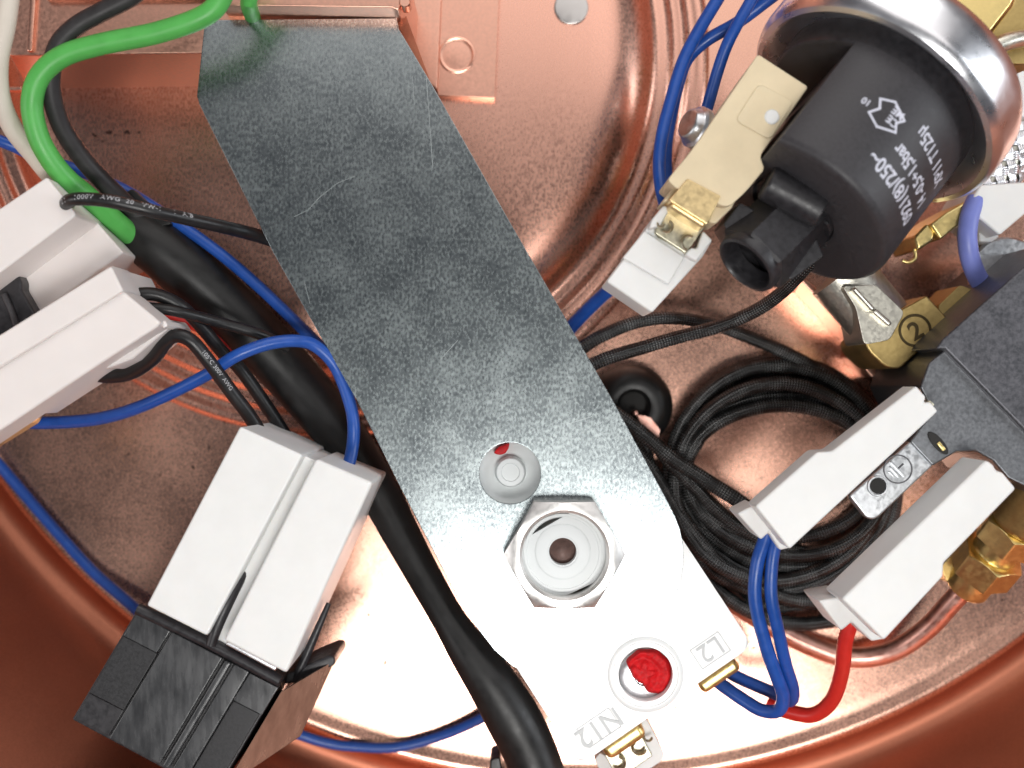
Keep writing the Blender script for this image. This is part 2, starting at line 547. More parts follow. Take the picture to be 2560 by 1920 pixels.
# specks left on the lid
bm = bmesh.new()
for (x, y, r) in [(267, 331, 5), (275, 330, 5), (272, 333, 4), (312, 331, 5), (318, 328, 5), (322, 333, 4), (347, 331, 4), (233, 335, 4), (238, 340, 4), (288, 337, 3), (256, 353, 3)]:
    ring = [bm.verts.new(W(x + r * random.uniform(.5, 1.3) * math.cos(a * PI / 4), y + r * .7 * random.uniform(.5, 1.3) * math.sin(a * PI / 4), 106.5)) for a in range(8)]
    bm.faces.new(ring)
res = bmesh.ops.extrude_face_region(bm, geom=bm.faces[:])
for v in [g for g in res['geom'] if isinstance(g, bmesh.types.BMVert)]: v.co.z -= 1.5 * S
emit("dirt_specks", bm, m_dirt, None, kind="stuff", label="small dark specks of dirt on the copper lid below the copper box", cat="dirt")

# loose specks on the copper floor
bm = bmesh.new()
rs = random.Random(3)
for i_ in range(110):
    x, y = rs.uniform(20, 2540), rs.uniform(900, 1880)
    if math.hypot(x - 1470, y - 150) > PR - 70: continue
    r = rs.choice((1.4, 1.8, 2.4, 3.2)) ; a0 = rs.uniform(0, 6)
    el = rs.uniform(1, 2.4)
    ring = []
    for a in range(6):
        px = r * el * math.cos(a * PI / 3) * rs.uniform(.7, 1.2); py = r * math.sin(a * PI / 3) * rs.uniform(.7, 1.2)
        ring.append(bm.verts.new(W(x + px * math.cos(a0) - py * math.sin(a0), y + px * math.sin(a0) + py * math.cos(a0), 1.6)))
    bm.faces.new(ring)
res = bmesh.ops.extrude_face_region(bm, geom=bm.faces[:])
for v in [g for g in res['geom'] if isinstance(g, bmesh.types.BMVert)]: v.co.z -= 1.2 * S
emit("dust_specks", bm, m_dirt, None, kind="stuff", label="fine dark dust specks scattered over the copper pan floor", cat="dust")

# ------------------------------------------------------------------ galvanised bracket with nut
ZP = 400
br = thing("galvanised_bracket", "long flat galvanised steel bracket running diagonally across the middle to a big hexagon nut", "steel bracket", (1000, 800, 380))
outline = [(512, 50), (992, 45), (997, 72), (1077, 206), (1280, 564), (1532, 1000), (1669, 1253)]
outline += [(1688, 1290), (1701, 1325), (1708, 1365), (1708, 1410), (1702, 1450), (1688, 1490), (1660, 1530), (1625, 1560), (1570, 1590)]
outline += [(1330, 1690), (1280, 1665), (1235, 1625), (1185, 1560), (1155, 1515), (1000, 1217), (897, 1010), (683, 631), (499, 262), (492, 240)]
prism_holes("bracket_plate", outline, [circ(1275, 1183, 77, 48), circ(1409, 1381, 108, 48)], ZP, ZP - 12, m_galv, br, 1.5)
sb = thing("scratch_marks", "fine pale scratches on the upper part of the galvanised bracket", "scratches", (1075, 300, ZP))
bpy.data.objects.remove(sb)
m_scr = mat("bright_scratch", (0.55, 0.60, 0.60), 1.0, 0.5)
for pts, wd in (([(1066, 196), (1073, 290), (1082, 420)], .45), ([(1031, 190), (1036, 262)], .35), ([(888, 440), (845, 457), (800, 492), (770, 525), (735, 542)], .45),
                ([(1416, 1061), (1481, 1041)], .4), ([(760, 700), (775, 760)], .35), ([(1100, 900), (1145, 850)], .35)):
    bm = bmesh.new()
    for (a, b) in zip(pts, pts[1:]):
        d = Vector((b[0] - a[0], b[1] - a[1])).normalized(); nrm = Vector((-d.y, d.x)) * wd
        vs = [bm.verts.new(W(a[0] + nrm.x, a[1] + nrm.y, ZP + .5)), bm.verts.new(W(b[0] + nrm.x, b[1] + nrm.y, ZP + .5)),
              bm.verts.new(W(b[0] - nrm.x, b[1] - nrm.y, ZP + .5)), bm.verts.new(W(a[0] - nrm.x, a[1] - nrm.y, ZP + .5))]
        bm.faces.new(vs)
    bmesh.ops.remove_doubles(bm, verts=bm.verts, dist=.6 * S)
    emit("scratch", bm, m_scr, br)

# hexagon nut
nx, ny = 1409, 1380
kk = kz(ZP + 50)
nutr = 153 * kk
nut = thing("hexagon_nut", "big shiny hexagon nut on the lower part of the galvanised bracket", "nut", (nx, ny, ZP))
nc = W(nx, ny, ZP)


def hexnut_bm(c, axis, Rc, Ri, h, rot=0, cham=0.12):
    """hexagon nut: hex outside cut by a chamfer cone, round bore"""
    axis = axis.normalized()
    u = Vector((1, 0, 0)) - axis * axis.x
    if u.length < .1: u = Vector((0, 1, 0)) - axis * axis.y
    u.normalize(); v = axis.cross(u)
    bm = bmesh.new()
    n = 96
    ap = Rc * math.cos(PI / 6)

    def hexr(a):
        x = (a - rot) % (PI / 3) - PI / 6
        return ap / math.cos(x)
    def ring(fr, fh):
        out = []
        for i in range(n):
            a = 2 * PI * i / n
            out.append(bm.verts.new(c + axis * fh(a) * S + (u * math.cos(a) + v * math.sin(a)) * fr(a) * S))
        return out
    rings = [ring(lambda a: Ri, lambda a: 0), ring(lambda a: Ri, lambda a: h - 6), ring(lambda a: Ri + 6, lambda a: h),
             ring(lambda a: ap * .985, lambda a: h),
             ring(hexr, lambda a: h - (hexr(a) - ap * .985) * .62 - .5),
             ring(hexr, lambda a: 0)]
    for a, b in zip(rings, rings[1:] + rings[:1]):
        for i in range(n):
            bm.faces.new((a[i], a[(i + 1) % n], b[(i + 1) % n], b[i]))
    return bm


emit("nut_body", hexnut_bm(nc, Vector((0, 0, 1)), nutr, 106 * kk, 52, rot=0), m_nut, nut, smooth=True)

sh = thing("switch_spindle", "grey white plastic spindle with a flat and a brown centre, inside the hexagon nut", "spindle", (nx, ny, 300))
# D shaped sleeve
kd = kz(ZP + 18)
Dsh = []
for i in range(72):
    a = 2 * PI * i / 72
    x, y = 106 * math.cos(a), 106 * math.sin(a)
    # flat on the upper left; small flat on the lower right
    for (nx_, ny_, d_) in ((-.50, -.866, 79), (.42, .907, 100)):
        q = x * nx_ + y * ny_
        if q > d_:
            x -= (q - d_) * nx_; y -= (q - d_) * ny_
    Dsh.append((nx + x, ny + 2 + y))
prism_holes("spindle_sleeve", Dsh, [circ(nx - 2, ny - 1, 34, 36)], ZP + 18, 250, m_greyw, sh, 3)
lathe("spindle_step", [(34, 2), (56, 2), (60, .8), (60, -3)], W(nx - 2, ny - 1, ZP + 18), m_greyw, sh)
lathe("spindle_ring", [(76, -3), (78, 1.5), (84, 1.5), (86, -3)], W(nx - 2, ny + 2, ZP + 18), m_greyw, sh)
lathe("centre_pin", [(0, 3), (14, 2), (20, 0), (33, -2), (33, -40)], W(nx - 2, ny - 1, ZP - 4), m_brown, sh)

# ------------------------------------------------------------------ white switch housing below the bracket
hb = thing("switch_housing", "white plastic switch housing under the lower end of the galvanised bracket", "switch housing", (1560, 1640, 100))
e1 = Vector((430, -268)).normalized(); e2 = Vector((-.53, -.848))
c0 = Vector((1448, 1918)); c1 = Vector((1884, 1634))
body = [tuple(c0), tuple(c1), (c1.x - 530 * .56, c1.y - 530 * .848), (c0.x - 530 * .60, c0.y - 530 * .80)]
body = [(1449, 1914), (1882, 1614), (1436, 940), (1100, 1112), (1130, 1300), (1262, 1625)]
ZB = ZP - 14
body = rnd(body, [34, 34, 20, 20, 20, 10], 6)
prism_holes("housing_shell", body, [circ(1273, 1186, 92, 48), circ(1614, 1686, 68, 48), circ(1409, 1381, 112, 32)], ZB, 150, m_box, hb, 8)
kb = kz(ZB)
lathe("round_well", [(93 * kb, 0), (84 * kb, -26), (66 * kb, -44), (44 * kb, -50), (40 * kb, -50), (38 * kb, -28), (34 * kb, -24), (24 * kb, -24), (22 * kb, -28), (0, -28)], W(1276, 1183, ZB), m_greyw, hb)
lathe("screw_well", [(69, 0), (67, -30), (64, -44), (0, -44)], W(1614, 1686, ZB), m_box, hb)
lathe("well_rim", [(69, -1), (72, 2.0), (80, 2.0), (84, -1)], W(1614, 1686, ZB), m_box, hb)
prism("red_drop", [(1233, 1133), (1246, 1117), (1274, 1107), (1272, 1121), (1262, 1135), (1247, 1138)], ZB - 18, ZB - 60, m_wax, hb, 4, label="small red lacquer drop at the edge of the round well")
# screw under red lacquer
sc = thing("sealed_screw", "recessed silver screw half covered with glossy red sealing lacquer", "screw", (1614, 1686, ZB - 40))
lathe("screw_head", [(0, -6), (20, -6), (22, 4), (46, 4), (54, -2), (54, -14)], W(1610, 1690, ZB - 32), m_zinc, sc)


def lacquer():
    bm = bmesh.new()
    cx, cy = 1618, 1684
    nr, na = 22, 96
    rings = []
    for i in range(nr + 1):
        f = i / nr
        ring = []
        for j in range(na):
            a = 2 * PI * j / na
            d = math.degrees(a)
            # image directions: a = 0 right, 90 down, 180 left, 270 up; the lower left side stays bare metal
            w_ = max(0, math.cos(a - R(135)))
            rb = 63 - 34 * w_ ** 1.6 + 3.0 * math.sin(5 * a + 1) * w_ + 1.6 * math.sin(9 * a)
            r = rb * f
            x = cx + r * math.cos(a); y = cy + r * math.sin(a)
            sx, sy = x - 1607, y - 1687
            sr = math.hypot(sx, sy); sa = math.atan2(sy, sx)
            star = 25 + 8 * math.cos(5 * sa + .6)
            h = 15 + 8 / (1 + math.exp((sr - star) / 2.0)) - 4 * math.exp(-((sr - 40) / 7) ** 2)
            h += 3 * math.exp(-((math.hypot(x - cx, y - cy) - 56) / 6) ** 2) + 1.4 * math.sin(x * .19 + 1) * math.cos(y * .23)
            h *= min(1, (1 - f) * 6)
            ring.append(bm.verts.new(W(x, y, ZB - 32 + h)))
        rings.append(ring)
    for i in range(nr):
        for j in range(na):
            k_ = (j + 1) % na
            bm.faces.new((rings[i][j], rings[i][k_], rings[i + 1][k_], rings[i + 1][j]))
    bmesh.ops.remove_doubles(bm, verts=bm.verts, dist=.2 * S)
    return bm


emit("lacquer_smear", lacquer(), m_wax, sc, smooth='all')
# moulded marks
flat_text("N12", 1497, 1822, ZB + .5, 62, 214, m_emboss, hb, ext=1.6, bold=.2)
flat_text("L2", 1776, 1626, ZB + .5, 58, 214, m_emboss, hb, ext=1.6, bold=.2)


def frame_mark(c, w_, h_, rot, z, m, parent):
    bm = bmesh.new()
    a = R(rot); ux = Vector((math.cos(a), -math.sin(a))); uy = Vector((-math.sin(a), -math.cos(a)))
    for sgn, L_, ax, bx in ((1, w_, ux, uy), (-1, w_, ux, uy), (1, h_, uy, ux), (-1, h_, uy, ux)):
        off = (h_ if ax is ux else w_) / 2 * sgn
        p = []
        for (s, t) in ((-L_ / 2, -1.1), (L_ / 2, -1.1), (L_ / 2, 1.1), (-L_ / 2, 1.1)):
            q = Vector(c) + ax * s + bx * (off + t)
            p.append(bm.verts.new(W(q.x, q.y, z)))
        bm.faces.new(p)
    return emit("mark_frame", bm, m, parent)


frame_mark((1497, 1820), 96, 56, 34, ZB + 1.2, m_emboss, hb)
frame_mark((1776, 1626), 84, 56, 34, ZB + 1.2, m_emboss, hb)


def dirn(a, b):
    d = Vector((b[0] - a[0], b[1] - a[1])); return d.normalized()


def bar(name, a, b, wd, z, th, m, parent, bevel=3, seg=3):
    """flat bar between a and b, wd wide"""
    d = dirn(a, b); nrm = Vector((-d.y, d.x)) * wd / 2
    poly = [(a[0] + nrm.x, a[1] + nrm.y), (b[0] + nrm.x, b[1] + nrm.y), (b[0] - nrm.x, b[1] - nrm.y), (a[0] - nrm.x, a[1] - nrm.y)]
    return prism(name, poly, z, z - th, m, parent, bevel, seg)


def curl(name, x, y, z, r, th, a0, a1, m, parent):
    pts = [(x + r * math.cos(R(a0 + (a1 - a0) * i / 8)), y + r * math.sin(R(a0 + (a1 - a0) * i / 8)), z) for i in range(9)]
    return tube(name, pts, th, m, parent, step=3, sides=8, flat=2.2)


bar("terminal_tab", (1752, 1724), (1846, 1659), 36, 330, 90, m_brass, hb, 12, 4)
bar("terminal_tab", (1514, 1888), (1608, 1823), 42, 330, 90, m_brass, hb, 14, 4)
# connector on the lower terminal
pl = thing("terminal_plug", "small white receptacle with curled contacts on the brass tab at the bottom edge", "connector", (1590, 1880, 150))
prism("plug_shell", rnd([(1602, 1800), (1618, 1800), (1662, 1886), (1655, 1902), (1530, 1985), (1486, 1900), (1500, 1882), (1512, 1890)], [4, 4, 10, 10, 6, 6, 4, 4], 3), 250, 120, m_white, pl, 6, 3)
prism("contact_plate", [(1512, 1888), (1600, 1832), (1632, 1890), (1545, 1950)], 262, 240, m_tin, pl, 3)
curl("contact_curl", 1598, 1868, 276, 17, 4, 20, 230, m_tin, pl)
curl("contact_curl", 1545, 1908, 276, 17, 4, -80, 130, m_tin, pl)
curl("contact_curl", 1620, 1842, 276, 10, 3, 10, 200, m_tin, pl)

# ------------------------------------------------------------------ twin white connector on black block (bottom left)
blk = thing("terminal_block", "black ribbed terminal block in the lower left corner carrying the twin white connector", "terminal block", (500, 1750, 150))
ZK = 520
u1 = Vector((231, -444)).normalized()          # along the connector
o1 = Vector((342, 1533)); o2 = Vector((697, 1716))
dn = Vector((-.507, .862))


def q(a, b):
    """block coordinates: a across 0..1, b down in units"""
    p = o1 + (o2 - o1) * a + Vector((-.510, .860)) * b
    return (p.x, p.y)


prism("block_body", [q(-.01, 0), q(1.0, 0), q(1.0, 318), q(-.01, 312)], ZK - 16, 120, m_black, blk, 4)


def panel(a0, a1, b0, b1, z, m, name="cover_panel", bevel=3):
    prism(name, [q(a0, b0), q(a1, b0), q(a1, b1), q(a0, b1)], z, ZK - 30, m, blk, bevel)


panel(.0, .235, 2, 66, ZK, m_panel, bevel=2)
panel(.0, .24, 66, 232, ZK - 5, m_panel_d, bevel=2)
panel(.0, .24, 232, 306, ZK - 12, m_black, bevel=2)
panel(.25, .605, 2, 310, ZK + 3, m_panel)
panel(.625, .67, 4, 312, ZK + 9, m_panel, "centre_rib", 4)
panel(.69, .915 - .12, 2, 312, ZK + 3, m_panel)
panel(.80, 1.0, 4, 84, ZK + 1, m_panel, bevel=2)
panel(.80, .985, 84, 312, ZK - 4, m_panel_d, bevel=2)
# lip along the top of the block
tube("front_lip", [(344, 1522, ZK - 6), (520, 1606, ZK - 6), (700, 1702, ZK - 6)], 15, m_black, blk, sides=12)
tube("centre_prong", [(527, 1612, ZK + 6, 13), (545, 1560, ZK + 8, 15), (575, 1495, ZK + 2, 15), (610, 1432, ZK - 20, 12), (636, 1405, ZK - 50, 8)], 14, m_black, blk, sides=12)
tube("side_prong", [(736, 1700, ZK - 110, 12), (765, 1640, ZK - 105, 11), (800, 1560, ZK - 105, 9), (822, 1508, ZK - 108, 6)], 10, m_black, blk, sides=12)
prism("lug", [(708, 1712), (716, 1684), (742, 1676), (772, 1660), (820, 1640), (836, 1640), (838, 1662), (760, 1704)], ZK - 100, 250, m_black, blk, 6)
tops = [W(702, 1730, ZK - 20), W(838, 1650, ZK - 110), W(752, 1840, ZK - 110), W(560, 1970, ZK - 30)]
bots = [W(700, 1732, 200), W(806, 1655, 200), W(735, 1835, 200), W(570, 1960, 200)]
emit("side_reflection", loft_bm(tops, bots, 3, 2), m_side_reflection, blk, smooth=True)  # added panel, its tan stands for the reflection in the block's black side

tw = thing("twin_connector", "large twin white plastic connector plugged into the black terminal block", "connector", (650, 1380, 250))
ZT = 560
# left and right housings with a recessed valley between
L0 = [(600, 1066), (757, 1137), (517, 1590), (366, 1514)]
prism("left_shell", L0, ZT, 250, m_white, tw, 5, 3)
prism("valley", [(752, 1135), (800, 1156), (565, 1612), (512, 1588)], ZT - 52, 250, m_white, tw, 3, 3)
prism("right_shell", [(790, 1146), (932, 1206), (716, 1684), (559, 1602)], ZT, 250, m_white, tw, 7, 3)
bar("spring_contact", (566, 1607), (690, 1673), 12, ZT - 12, 40, m_chrome, tw, 3)


# ------------------------------------------------------------------ two white connectors at the left edge
pa = thing("left_connector", "pale white connector at the left edge under the green wire, black prong on it", "connector", (80, 600, 150))
prism("shell", [(116, 442), (186, 528), (188, 540), (-80, 742), (-80, 574)], 560, 340, m_white_b, pa, 5, 3)
prism("lower_step", [(60, 520), (229, 540), (309, 632), (88, 790), (40, 800), (-80, 880), (-80, 600)], 430, 200, m_white_b, pa, 5, 3)
prism("black_prong", [(42, 680), (55, 708), (52, 722), (92, 790), (-60, 900), (-60, 730), (0, 706)], 470, 300, m_black, pa, 8, 3)
tube("prong_rib", [(10, 735, 478), (30, 780, 476), (46, 830, 470)], 8, m_blackm, pa, sides=10)
pb = thing("lower_left_connector", "white stepped connector at the left edge with black wires leaving its right end", "connector", (200, 850, 200))
prism("shell", [(277, 664), (308, 727), (-80, 966), (-80, 886)], 600, 330, m_white_b, pb, 5, 3)
prism("shell_step", [(306, 726), (402, 806), (392, 818), (255, 906), (-80, 1130), (-80, 966)], 588, 470, m_white_b, pb, 6, 3)
prism("under_lip", [(404, 792), (424, 818), (330, 898), (268, 922), (246, 918), (58, 1040), (44, 1026), (180, 936), (270, 880)], 520, 340, m_white_b, pb, 7, 3)
prism("hook", [(412, 800), (420, 814), (408, 822), (400, 806)], 560, 420, m_white_b, pb, 3, 2)
prism("end_slope", [(277, 662), (350, 732), (330, 760), (300, 735)], 470, 360, m_white_b, pb, 4, 2)
prism("metal_tongue", [(64, 1042), (50, 1062), (-60, 1130), (-60, 1030), (20, 1010)], 480, 380, m_brass_dark, pb, 4, 2)

# ------------------------------------------------------------------ wires on the left
tube("green_wire", [(600, -90, 580), (566, -30, 580), (520, 34, 575), (400, 80, 570), (255, 110, 570), (158, 140, 570), (100, 190, 565), (80, 255, 555), (92, 330, 540), (122, 392, 520), (165, 446, 490), (217, 490, 450), (262, 530, 400), (330, 590, 340)],
     27, m_green, sides=28, label="thick green earth wire curling over the copper box at the upper left", cat="wire")
tube("green_wire", [(626, -60, 560), (624, -10, 520), (622, 12, 495), (640, 60, 300)], 21, m_green, label="short end of green wire behind the copper mount at the top edge", cat="wire")
tube("grey_wire", [(400, -70, 560), (330, -10, 560), (258, 28, 560), (188, 68, 560), (142, 122, 560), (127, 212, 540), (150, 307, 500), (203, 392, 450), (270, 466, 400), (330, 525, 340), (400, 600, 300)],
     24, m_wdark, sides=24, label="thick charcoal wire curving beside the green wire at the upper left", cat="wire")
tube("cream_wire", [(30, -60, 600), (14, 60, 600), (-4, 150, 590), (0, 240, 560), (32, 320, 520), (86, 388, 480), (134, 446, 440), (170, 480, 400)],
     25, m_cream, sides=24, label="cream white wire at the top left edge running down beside the green wire", cat="wire")
tube("black_wire", [(-40, 288, 440), (0, 306, 440), (40, 334, 430), (74, 358, 420), (120, 392, 400), (180, 440, 380)], 14, m_wblack, label="thin black wire entering at the left edge under the cream wire", cat="wire")
tube("blue_wire", [(-40, 336, 380), (0, 352, 380), (40, 368, 370), (90, 392, 350), (200, 428, 300), (320, 480, 300), (440, 556, 310), (545, 630, 310), (655, 724, 310), (780, 846, 310), (860, 930, 300)], 15, m_blue,
     label="blue wire running diagonally along the upper edge of the thick black sleeve", cat="wire")
o, fr, LL, cm = tube("printed_wire", [(172, 528, 520), (166, 508, 560), (186, 498, 580), (240, 499, 588), (300, 508, 588), (400, 532, 560), (545, 564, 470), (640, 588, 375), (740, 620, 330)], 17, m_wblack, sides=28, get=True,
                     label="black wire with white printed letters crossing the brown lid to the bracket", cat="wire")


def wrap_text(body, size, fr, LL, cm, s0, ang, mt, parent, spacing=1.0, bold=0.0, flip=1, name="printed_letters", rise=.5):
    """letters wrapped on a tube; s0 start along it (units), ang in degrees round it from the top"""
    me = text_mesh(body, size, 0, bold, spacing=spacing)
    for v in me.vertices:
        s = s0 * S + v.co.x * S
        i = 0
        while i < len(LL) - 2 and LL[i + 1] < s: i += 1
        t = (s - LL[i]) / max(1e-9, LL[i + 1] - LL[i])
        c0_, t0, u0, b0 = fr[i]; c1_, t1, u1_, b1 = fr[min(i + 1, len(fr) - 1)]
        c_ = c0_.lerp(c1_, t); u_ = u0.lerp(u1_, t).normalized(); b_ = b0.lerp(b1, t).normalized()
        rr = (cm[i][3] * kz(cm[i][2]) + rise) * S
        a = R(ang) - flip * v.co.y * S / rr
        v.co = c_ + (u_ * math.cos(a) + b_ * math.sin(a)) * rr
    return emit_me(name, me, mt, parent)


wrap_text("'21   1000V   AWG  20   VW-1     I   A/B", 14, fr, LL, cm, 48, -14, m_inkw, o, spacing=1.12, bold=.1, flip=1)

bs = thing("black_sleeve", "thick black insulating sleeve running diagonally under the galvanised bracket to the bottom edge", "cable sleeve", (800, 1000, 200))
tube("sleeve_tube", [(300, 556, 300, 60), (380, 606, 300, 69), (470, 678, 280, 74), (600, 800, 250, 72), (740, 950, 230, 68), (870, 1110, 240, 60), (950, 1235, 260, 52), (1000, 1330, 280, 47), (1060, 1440, 300, 43), (1120, 1545, 320, 42),
                     (1175, 1630, 330, 52), (1230, 1708, 335, 62), (1283, 1796, 335, 68), (1325, 1880, 330, 67), (1368, 2000, 330, 66)], 60, m_rubber, bs, step=8, sides=40)
prism("sleeve_end_fold", rnd([(300, 492), (330, 470), (362, 500), (430, 560), (380, 570)], 6, 2), 340, 250, m_rubber, bs, 8, 3)
prism("clamp", rnd([(1226, 1898), (1250, 1892), (1262, 1960), (1222, 1960)], 6, 2), 250, 150, m_rubber, bs, 6, 3)
tube("blue_wire", [(-10, 1050, 330), (50, 1056, 330), (148, 1056, 330), (255, 1045, 350), (362, 1012, 380), (506, 943, 430), (590, 890, 450), (669, 860, 440), (741, 852, 420), (790, 866, 400), (838, 915, 385), (871, 995, 380), (884, 1060, 380), (880, 1125, 380), (862, 1200, 400)], 16, m_blue, sides=24,
     label="long blue wire looping from the left edge over the black sleeve", cat="wire")
tube("blue_wire", [(-60, 1100, 60), (0, 1164, 40), (72, 1248, 32), (146, 1334, 32), (232, 1428, 40), (307, 1494, 60), (370, 1550, 90)], 14, m_blue,
     label="blue wire following the pan rim from the left edge to the black terminal block", cat="wire")
tube("blue_wire", [(690, 1810, 60), (754, 1838, 40), (820, 1858, 30), (881, 1866, 26), (989, 1868, 24), (1098, 1841, 24), (1206, 1794, 40), (1300, 1730, 60)], 13, m_blue,
     label="blue wire lying on the copper between terminal block and sleeve at the bottom", cat="wire")
tube("black_wire", [(300, 745, 460), (345, 736, 470), (395, 738, 460), (455, 768, 440), (510, 825, 400), (560, 885, 360), (600, 922, 320), (669, 1019, 280), (730, 1113, 260), (780, 1180, 250)], 17, m_wblack,
     label="upper black wire from the lower left connector running down to the twin connector", cat="wire")
tube("black_wire", [(335, 768, 460), (380, 770, 470), (440, 778, 460), (545, 805, 410), (650, 836, 370), (720, 868, 330)], 14, m_wblack,
     label="slim black wire from the lower left connector disappearing over the black sleeve", cat="wire")
o, fr, LL, cm = tube("black_wire", [(230, 930, 380), (262, 940, 390), (325, 933, 410), (382, 898, 450), (414, 856, 480), (441, 839, 490), (478, 852, 490), (524, 906, 470), (582, 985, 430), (624, 1040, 400), (650, 1085, 380), (665, 1130, 360)], 18, m_wblack, sides=24, get=True,
                     label="black wire making an S bend below the lower left connector", cat="wire")
wrap_text("105°C 300V  AWG", 13, fr, LL, cm, 330, -10, m_inkw, o, spacing=1.0, flip=1)
tube("red_wire", [(380, 782, 330), (430, 795, 320), (480, 812, 300), (540, 845, 280), (600, 885, 260), (660, 930, 240)], 12, m_red, label="red wire mostly hidden below the black wires at the left", cat="wire")
tube("black_wire", [(660, 1150, 200), (720, 1125, 210), (780, 1120, 200), (840, 1150, 180)], 14, m_wblack, label="short black wire behind the upper end of the twin connector", cat="wire")

# ------------------------------------------------------------------ braided cable coil and its strands
coil = []
loops = []  # centre x, centre y, rx, ry; the turns lie close at the top and fan out at the bottom
for (t_, b_, l_, r_) in ((890, 1562, 1668, 2262), (912, 1448, 1690, 2240), (936, 1530, 1676, 2256), (962, 1412, 1712, 2226), (900, 1492, 1684, 2250), (984, 1376, 1716, 2214), (948, 1470, 1700, 2232), (1008, 1340, 1728, 2204)):
    loops.append(((l_ + r_) / 2, (t_ + b_) / 2, (r_ - l_) / 2, (b_ - t_) / 2))
zz = [40, 40, 40, 76, 76, 76, 112, 112]
npt = 22
tot = len(loops) * npt
for i in range(tot):
    f = i / npt
    a = 2 * PI * f - 2.4
    j = int(f); t = f - j
    A = loops[j]; B = loops[min(j + 1, len(loops) - 1)]
    s = t * t * (3 - 2 * t)
    cx, cy, rx, ry = [A[k_] * (1 - s) + B[k_] * s for k_ in range(4)]
    z = zz[j] * (1 - s) + zz[min(j + 1, len(loops) - 1)] * s
    # lower left side bulges out, as the loops fan there
    bul = 1.0 + .06 * math.cos(a - 2.5)
    coil.append((cx + rx * bul * math.cos(a), cy + ry * bul * math.sin(a), z))
head = [(1440, 880, 200), (1500, 842, 200), (1590, 806, 190), (1680, 796, 170), (1780, 812, 130), (1880, 846, 100)]
tube("coiled_cable", coil, 17.5, m_braid, step=10, sides=16, wob=1.0, label="black braided cable wound into a round coil on the copper floor under the white connectors", cat="cable")
tube("braided_cable", head + [(1980, 890, 80), (2080, 950, 70), (2150, 1040, 60)], 17, m_braid, step=7, sides=18, label="upper black braided strand arching from the bracket over the top of the coil", cat="cable")
tube("braided_cable", [(1430, 935, 240), (1520, 895, 240), (1610, 868, 230), (1700, 842, 230), (1800, 815, 250), (1890, 776, 290), (1950, 735, 340), (1990, 696, 400), (2030, 650, 440)], 17, m_braid, step=7, sides=18,
     label="lower black braided strand rising to the black pressure switch", cat="cable")
tube("braided_cable", [(1520, 1020, 180), (1600, 1080, 170), (1680, 1145, 160), (1780, 1210, 170), (1860, 1262, 180), (1940, 1330, 150)], 19, m_braid, step=7, sides=18, label="black braided strand crossing the left side of the coil, passing behind the blue wires", cat="cable")
tube("braided_cable", [(1640, 1112, 150), (1672, 1150, 147), (1730, 1210, 140), (1810, 1290, 130), (1900, 1345, 120), (2010, 1380, 100), (2130, 1375, 90)], 18, m_braid, step=7, sides=18, label="innermost black braided strand fanning out from the left side of the coil", cat="cable")
tube("braided_cable", [(1560, 1080, 130), (1640, 1190, 120), (1700, 1290, 110), (1790, 1400, 100), (1880, 1460, 100), (1980, 1500, 90), (2100, 1510, 90)], 18, m_braid, step=7, sides=18, label="middle black braided strand fanning out at the lower left of the coil", cat="cable")
tube("braided_cable", [(1600, 1090, 80), (1650, 1240, 70), (1710, 1370, 60), (1800, 1480, 60), (1900, 1540, 60), (2000, 1560, 60), (2120, 1545, 60)], 18, m_braid, step=7, sides=18, label="outermost black braided strand at the bottom of the coil", cat="cable")
gr = thing("rubber_grommet", "black rubber grommet with an opening, between the bracket and the cable coil", "grommet", (1590, 1010, 0))
lathe("grommet_dome", [(34, 96), (42, 108), (58, 112), (76, 106), (92, 88), (100, 60), (103, 30), (104, 0)], W(1574, 1014, 0), m_rubber, gr, n=48)
prism("grommet_insert", rnd([(1590, 1036), (1626, 1042), (1652, 1076), (1644, 1100), (1614, 1082)], 8, 3), 114, 90, m_copper_pipe, gr, 3)
lathe("grommet_glint", [(0, 118), (5, 116), (7, 110), (7, 60)], W(1578, 1030, 0), m_copper_pipe, gr, n=20)  # tiny copper stub added to stand for an orange glint
lathe("grommet_floor", [(0, 70), (40, 70)], W(1574, 1014, 0), m_gap, gr, n=20)

# ------------------------------------------------------------------ copper pipe and brass union at lower right
tube("copper_pipe", [(1700, 1380, 40), (1800, 1480, 40), (1900, 1548, 40), (1977, 1590, 42), (2042, 1620, 45), (2104, 1640, 48), (2176, 1642, 55), (2248, 1620, 80), (2321, 1568, 120), (2375, 1510, 160), (2420, 1462, 190)], 26, m_copper_pipe, step=7, sides=32,
     label="bent copper pipe below the right hand white connectors ending in a brass union", cat="pipe")
un = thing("brass_union", "shiny brass pipe union with a hexagon nut at the right edge above the copper pipe", "pipe fitting", (2470, 1400, 150))
a_ = W(2418, 1464, 190); b_ = W(2560, 1290, 330)
ax = (b_ - a_).normalized()
lathe("collar", [(27, -6), (34, -8), (48, -6), (52, 0), (52, 44), (49, 50)], a_, m_brass, un, axis=ax, n=48, cap1=True)
emit("union_nut", hexnut_bm(a_ + ax * 50 * S, ax, 76, 40, 66, rot=.35), m_brass, un, smooth=True)
lathe("neck", [(50, 114), (52, 118), (50, 122), (50, 156), (54, 160)], a_, m_brass, un, axis=ax, n=48)
emit("body_hexagon", hexnut_bm(a_ + ax * 158 * S, ax, 76, 40, 56, rot=.1), m_brass, un, smooth=True)
lathe("body", [(56, 212), (64, 216), (70, 230), (70, 400)], a_, m_brass_dark, un, axis=ax, n=48)
prism("side_boss", rnd([(2452, 1306), (2486, 1278), (2520, 1296), (2488, 1330), (2460, 1326)], 6, 2), 300, 200, m_brass, un, 5)
